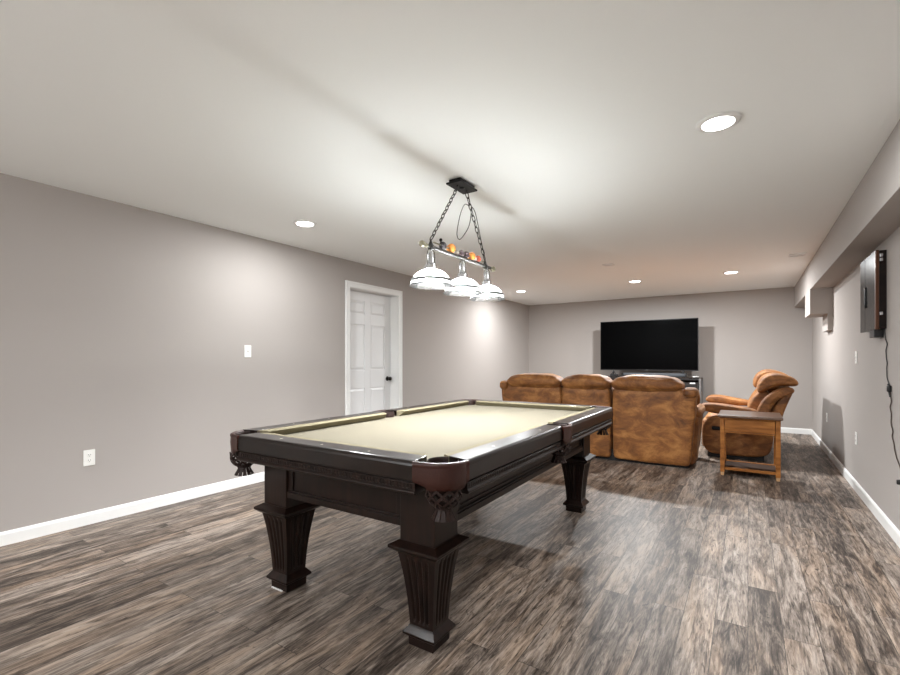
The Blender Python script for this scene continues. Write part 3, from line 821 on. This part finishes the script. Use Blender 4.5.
# ------------------------------------------------------------------ end table
et = thing('end_table', 'honey oak end table with drawer and low shelf beside the loveseat', 'end table', (.013, 5.76, 0))
TW, TD = .257, .22
box('table_top', (-.275, -.265, .606), (.275, .30, .631), 'oak_top', et, bevel=.005)
for sx in (-1, 1):
    for sy in (-1, 1):
        x, y = sx * (TW - .020), sy * (TD - .02) + .005
        lg = box('leg', (x - .020, y - .020, .034), (x + .020, y + .020, .606), 'oak', et, bevel=.003)
        MB().hexa([(x - .014, y - .014, 0), (x + .014, y - .014, 0), (x + .014, y + .014, 0), (x - .014, y + .014, 0)], [(x - .017, y - .017, .034), (x + .017, y - .017, .034), (x + .017, y + .017, .034), (x - .017, y + .017, .034)]).build('foot', 'rawwood', lg)['label'] = 'pale unfinished foot'
mb = MB(); y = -TD + .012
mb.box((-TW + .04, y, .588), (TW - .04, y + .02, .606)); mb.box((-TW + .04, y - .004, .445), (TW - .04, y + .02, .458))
for s in (-1, 1): mb.box((min(s * (TW - .012), s * (TW - .030)), -TD + .046, .446), (max(s * (TW - .012), s * (TW - .030)), TD - .036, .606))
mb.box((-TW + .04, TD - .028, .446), (TW - .04, TD - .010, .606))
mb.build('apron', 'oak', et, bevel=.002)
dw = MB().box((-TW + .044, y + .002, .461), (TW - .044, y + .016, .585)).build('drawer', 'oak', et, bevel=.003)
mb = MB(); mb.box((-TW + .04, -TD + .016, .058), (TW - .04, -TD + .036, .086)); mb.box((-TW + .04, TD - .030, .058), (TW - .04, TD - .012, .086))
mb.box((-TW + .012, -TD + .045, .058), (-TW + .030, TD - .036, .086)); mb.box((TW - .030, -TD + .045, .058), (TW - .012, TD - .036, .086))
mb.build('stretcher', 'oak', et, bevel=.002)
box('shelf', (-TW + .03, -TD + .036, .062), (TW - .03, TD - .030, .078), 'walnut', et)

# ------------------------------------------------------------------ television corner
ts = thing('tv_stand', 'black glass and metal tv stand under the television, half hidden by the sofa', 'tv stand', (-1.538, 8.90, 0))
SW, SD = .883, .235
box('top_shelf', (-SW, -SD, .896), (SW, SD, .909), 'darkglass', ts, bevel=.002)
for z, nm in ((.66, 'middle_shelf'), (.40, 'lower_shelf'), (.10, 'bottom_shelf')): box(nm, (-SW + .03, -SD + .02, z), (SW - .03, SD, z + .010), 'darkglass', ts)
for sx in (-1, 1):
    for sy in (-1, 1):
        x, y = sx * (SW - .016), sy * (SD - .02)
        box('post', (x - .016, y - .016, 0), (x + .016, y + .016, .896), 'greymetal', ts, bevel=.003)
mb = MB(); mb.box((-SW + .032, -SD + .006, .86), (SW - .032, -SD + .026, .896)); mb.build('front_rail', 'bezel', ts, bevel=.002)
box('back_panel', (-SW + .032, SD - .012, .12), (SW - .032, SD - .004, .890), 'bezel', ts)

tv = thing('television', 'large black flat screen television standing on the glass tv stand', 'television', (-1.538, 8.92, .909))
TWd = .826
zb = 1.012 - .909; ztp = 1.928 - .909
MB().box((-TWd, -.020, zb), (TWd, .012, ztp)).build('bezel', 'bezel', tv, bevel=.004)
box('screen', (-TWd + .010, -.0215, zb + .018), (TWd - .010, -.0195, ztp - .010), 'screen', tv)
MB().hexa([(-.62, .012, zb + .02), (.62, .012, zb + .02), (.62, .012, ztp - .22), (-.62, .012, ztp - .22)], [(-.55, .05, zb + .05), (.55, .05, zb + .05), (.55, .05, ztp - .32), (-.55, .05, ztp - .32)]).build('rear_housing', 'bezel', tv)
for s in (-1, 1):
    mb = MB(); x = s * .59
    mb.tube([(x, -.004, zb + .01), (x + s * .005, -.02, .06), (x + s * .03, -.115, .0105)], .009, 8); mb.tube([(x, .0, zb + .01), (x + s * .005, .02, .06), (x + s * .03, .14, .0105)], .009, 8)
    mb.tube([(x, -.004, zb + .005), (x - s * .06, -.04, .0105)], .007, 8)
    mb.build('stand_foot', 'bezel', tv, smooth='auto')
box('brand_mark', (-.020, -.0225, zb + .005), (.020, -.0199, zb + .012), 'greymetal', tv)['label'] = 'small grey mark on the lower bezel'

sb = thing('soundbar', 'grey soundbar lying on the tv stand under the television', 'soundbar', (-1.404, 8.74, .909))
MB().rbox((-.50, -.045, 0), (.53, .045, .062), .018, 6).build('speaker_body', 'soundbar', sb, smooth=True)
for s in (-1, 1): MB().box((s * .515 - .012, -.046, .001), (s * .515 + .012, .046, .063)).build('end_cap', 'bezel', sb, bevel=.006)
mp_ = thing('media_player', 'small black media box at the left end of the tv stand top', 'media box', (-2.06, 8.76, .909))
MB().box((-.07, -.05, .002), (.07, .05, .032)).build('case', 'bezel', mp_, bevel=.004)
MB().box((-.05, -.052, .012), (-.02, -.0495, .016)).build('display', 'soundbar', mp_)
rc = thing('set_top_box', 'black receiver with a white label on the middle shelf of the tv stand', 'receiver', (-.91, 8.84, .671))
MB().box((-.19, -.13, .008), (.19, .13, .155)).build('case', 'bezel', rc, bevel=.004)
MB().box((.085, -.132, .128), (.165, -.1295, .148)).build('paper_label', 'tag', rc)
for s in (-1, 1): MB().lathe([(.012, 0), (.012, .008), (.001, .008)], 12, (s * .15, 0, 0)).build('foot', 'bezel', rc)
wr = thing('remote_control', 'small white remote lying at the right end of the tv stand top', 'remote', (-.738, 8.735, .909), R(60))
MB().rbox((-.06, -.02, 0), (.06, .02, .016), .008, 5).build('case', 'plastic', wr, smooth=True)
MB().lathe([(.009, .0155), (.009, .0175), (.001, .0178)], 14, (.03, 0, 0)).build('button_ring', 'slot', wr)

# ------------------------------------------------------------------ black cabinet on the right wall with its cord
wc = thing('wall_cabinet', 'glossy black two door cabinet with copper edge hung high on the right wall', 'wall cabinet', (rx(4.71), 4.71, 1.70))
T = .062
y0, y1, z0, z1 = -.295, .235, -.283, .285
box('case', (-T + .020, y0 + .004, z0 + .004), (0, y1 - .004, z1 - .004), 'cabinet', wc, bevel=.003)
d1 = box('door', (-T, y0 + .030, z0), (-T + .019, .055, z1), 'gloss', wc, bevel=.003)
d2 = box('door', (-T, .061, z0), (-T + .019, y1, z1), 'gloss', wc, bevel=.003)
box('edge_strip', (-T - .001, y0, z0), (-T + .019, y0 + .028, z1), 'copper', wc, bevel=.003)['label'] = 'copper brown edge strip'
MB().rbox((-T - .010, .020, -.10), (-T + .001, .042, .06), .005, 5).build('handle', 'bezel', d1, smooth=True)
mb = MB()
for z in (-.17, .215, .245): mb.box((-T + .022, y0 - .001, z - .012), (-.022, y0 + .005, z + .012))
mb.build('latch', 'chrome', wc, bevel=.002)
mb = MB(); mb.box((-T + .004, -.215, z0 - .055), (-.004, -.07, z0 + .003)); 
mb.build('connector_box', 'bezel', wc, bevel=.004)
# cord down the wall
cpts = []
way = [(4.44, 1.42), (4.425, 1.36), (4.375, 1.31), (4.405, 1.25), (4.375, 1.18), (4.38, 1.10), (4.345, 1.045), (4.300, 1.020)]
way2 = [(4.283, .975), (4.262, .92), (4.285, .87), (4.255, .815), (4.268, .77), (4.225, .72), (4.232, .675), (4.185, .625), (4.165, .585), (4.12, .55), (4.05, .51), (4.0, .47), (3.99, .415)]
def smoothpath(w, sub=8):
    P = [Vector((0, a, b)) for a, b in w]; out = []
    for i in range(len(P) - 1):
        p0, p1, p2, p3 = P[max(i - 1, 0)], P[i], P[i + 1], P[min(i + 2, len(P) - 1)]
        for k in range(sub):
            t = k / sub
            out.append(.5 * ((2 * p1) + (p2 - p0) * t + (2 * p0 - 5 * p1 + 4 * p2 - p3) * t * t + (3 * p1 - p0 - 3 * p2 + p3) * t ** 3))
    out.append(P[-1]); return [(rx(4.3) - .006, p.y + .004 * math.sin(p.z * 95), p.z) for p in out]
INV = Matrix.Translation((-rx(4.71), -4.71, -1.70))
def wbuild(mb, *a, **k):
    mb.bm.transform(INV); return mb.build(*a, **k)
cd = wbuild(MB().tube(smoothpath(way), .0035, 6), 'power_cord', 'cable', wc, smooth=True)
wbuild(MB().tube(smoothpath(way2), .0035, 6), 'lower_cord', 'tan', cd, smooth=True)
mb = MB(); mb.rbox((rx(4.3) - .024, 4.270, .975), (rx(4.3) - .001, 4.305, 1.022), .008, 5)
mb.tube([(rx(4.3) - .012, 4.315, 1.03), (rx(4.3) - .012, 4.285, .97), (rx(4.3) - .012, 4.262, .945)], .005, 6)
wbuild(mb, 'adapter', 'bezel', cd, smooth='auto')
plate('o', (rx(3.99), 3.99, .40), -1, 'white outlet on the right wall at the lower end of the dark cord', 'outlet')
wbuild(MB().rbox((rx(4.3) - .034, 3.978, .405), (rx(4.3) - .008, 4.002, .435), .006, 4), 'plug', 'bezel', cd, smooth=True)

# ------------------------------------------------------------------ world, camera, view
w = bpy.data.worlds.new('room_world'); bpy.context.scene.world = w; w.use_nodes = True
w.node_tree.nodes['Background'].inputs[0].default_value = (.8, .8, .8, 1); w.node_tree.nodes['Background'].inputs[1].default_value = .05
cam = bpy.data.cameras.new('camera'); co = bpy.data.objects.new('camera', cam); C.objects.link(co)
F = 458.; cam.sensor_width = 36; cam.sensor_fit = 'HORIZONTAL'; cam.lens = F / 900 * 36
cam.shift_y = 23. / 900; cam.clip_start = .02
co.location = (0, 0, 1.193); co.rotation_euler = (PI / 2, 0, math.atan((748 - 450) / F))
sc = bpy.context.scene; sc.camera = co
sc.view_settings.view_transform = 'Standard'; sc.view_settings.look = 'None'
sc.view_settings.exposure = 0.40; sc.view_settings.gamma = 1.; sc.view_settings.use_curve_mapping = False
sc.cycles.use_denoising = True
sc.cycles.max_bounces = 10; sc.cycles.diffuse_bounces = 6; sc.cycles.sample_clamp_indirect = 8
